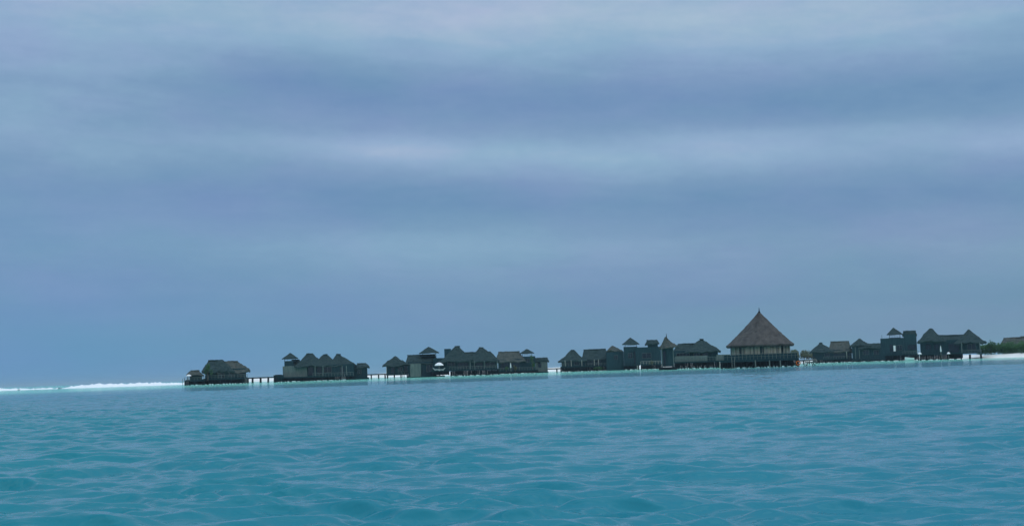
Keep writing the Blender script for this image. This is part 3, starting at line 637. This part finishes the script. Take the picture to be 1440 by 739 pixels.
jetty('slim jetty between the low round-shouldered hut and the small pointed hut', 516, 546, 525.2, 456, (522, 532.3, 541.5), False, pr=.2)
jetty('short jetty with pale piles in the gap between the fourth and fifth clusters', 770, 790, 517.3, 500, (783, ), False, pr=.22)
jetty('far plank walkway from the big pavilion to the villas on its right', 1118, 1146, 505.5, 470, (1122, 1130, 1138), False, pr=.18)
# ------------------------------------------------------------------ parasols, furniture, boat
def parasol(label, px, D, ytop, yrim, ybase, wpx, closed=False):
    t = Thing('parasol', label, 'parasol', px, D, 'white parasols on the villa decks')
    zt, zr, zb = t.Z(px, ytop), t.Z(px, yrim), t.Z(px, ybase); r = wpx*t.s/2; bm = bmesh.new(); rings = []
    prof = ((1.0, 0), (.95, .25), (.7, .62), (.35, .9), (.05, 1)) if not closed else ((.25, 0), (1, .12), (.8, .5), (.4, .85), (.1, 1))
    for rr, f in prof: rings.append([Vector((r*rr*math.cos(u)*(1-.05*(k % 2)), r*rr*math.sin(u)*(1-.05*(k % 2)), zr+(zt-zr)*f)) for k, u in enumerate([2*math.pi*i/16 for i in range(16)])])
    loft(bm, rings); link('canopy', bm, M['white'], t.e)
    bm = bmesh.new(); tube(bm, (0, 0, zb), (0, 0, zr+.1), .05, .04, 6); link('pole', bm, M['post'], t.e)
    bm = bmesh.new(); tube(bm, (0, 0, zb), (0, 0, zb+.12), .35, .3, 10); link('base', bm, M['wood_grey'], t.e)
parasol('open white parasol over two loungers on the deck left of the twin-roofed villa', 617.8, 443.5, 509.2, 513.5, 519.5, 12.5)
parasol('flat white parasol at the far left end of the villa row', 265.5, 433.5, 526, 528.3, 534, 7.5)
parasol('small white parasol below the left peak of the rightmost villa, near the boat', 1293.5, 471.2, 495.2, 497.6, 503, 5.5)
parasol('small white parasol left of the rightmost villa\'s dark doorway', 1334, 471.3, 494.6, 497.3, 503, 4.6)
parasol('closed white parasol on the deck of the villa with level brownish ridge', 718.3, 499.3, 509.5, 517, 521, 1.9, True)
parasol('closed white parasol standing tall between the two peaks of the rightmost villa', 1323.4, 471.3, 485.5, 494.5, 503, 2.0, True)
def lounger(label, px, D, y, L=1.9, flip=1):
    t = Thing('sun_lounger', label, 'sun lounger', px, D, 'white loungers under the open parasol'); z = t.Z(px, y)
    bm = bmesh.new(); box(bm, -L/2, L*.2, -.35, .35, z+.28, z+.42); me = link('seat', bm, M['white'], t.e)
    bm = bmesh.new(); Mx = Matrix.Translation((L*.2+.01, 0, z+.3)) @ Matrix.Rotation(math.radians(-42), 4, 'Y'); box(bm, 0, L*.38, -.35, .35, 0, .12, Mx); link('backrest', bm, M['white'], t.e)
    for sx in (-L/2+.1, L*.15):
        for sy in (-.28, .28): bm = bmesh.new(); box(bm, sx-.04, sx+.04, sy-.04, sy+.04, z, z+.277); link('leg', bm, M['hull'], t.e)
    if flip < 0: t.e.rotation_euler[2] += math.pi
lounger('white lounger under the left half of the open parasol', 613.3, 443, 520.8, 2.0, -1); lounger('white lounger under the right half of the open parasol', 621.8, 443, 520.8, 2.0, 1)
def boat(label, px, D, L, B, H, yaw):
    t = Thing('boat', label, 'boat', px, D); t.e.rotation_euler[2] += yaw; rings = []; n = 12
    for i in range(n+1):
        f = i/n; wdt = B/2*min(1, (1-f)**.55*1.35+.02); sheer = H*(1+.35*f*f); x = -L/2+L*f
        rings.append([Vector((x, -wdt, sheer)), Vector((x+.1*f, -wdt*.8, sheer*.45)), Vector((x-.1*f, 0, -.15+.25*f*f)), Vector((x+.1*f, wdt*.8, sheer*.45)), Vector((x, wdt, sheer)), Vector((x, wdt*.85, sheer-.02)), Vector((x, 0, sheer*.45)), Vector((x, -wdt*.85, sheer-.02))])
    bm = bmesh.new(); loft(bm, rings); bmesh.ops.recalc_face_normals(bm, faces=bm.faces); link('hull', bm, M['hull'], t.e)
    bm = bmesh.new()
    for sx in (-L*.25, L*.05): box(bm, sx-.15, sx+.15, -B*.36, B*.36, H*.75, H*.82)
    link('bench', bm, M['wood_grey'], t.e)
    bm = bmesh.new(); box(bm, -L/2-.3, -L/2-.02, -.15, .15, H*.35, H*1.35); link('outboard_motor', bm, M['wood_dark'], t.e)
boat('small open white dinghy moored under the square tower house', 1279, 470, 2.9, 1.3, .95, math.pi*.97)

# ------------------------------------------------------------------ the sea air
hm = bpy.data.materials.new('sea_air'); hm.use_nodes = True; ht = hm.node_tree
for n_ in list(ht.nodes):
    if n_.type == 'BSDF_PRINCIPLED': ht.nodes.remove(n_)
pv = ht.nodes.new('ShaderNodeVolumePrincipled'); pv.inputs['Color'].default_value = (.62, .88, 1, 1); pv.inputs['Density'].default_value = .00010
ht.links.new(pv.outputs[0], [n_ for n_ in ht.nodes if n_.type == 'OUTPUT_MATERIAL'][0].inputs['Volume'])
bm = bmesh.new(); box(bm, -31000, 31000, -31000, 31000, -3, 32); tag(link('haze', bm, hm), 'thin pale blue sea haze over the lagoon', None, None, 'stuff')
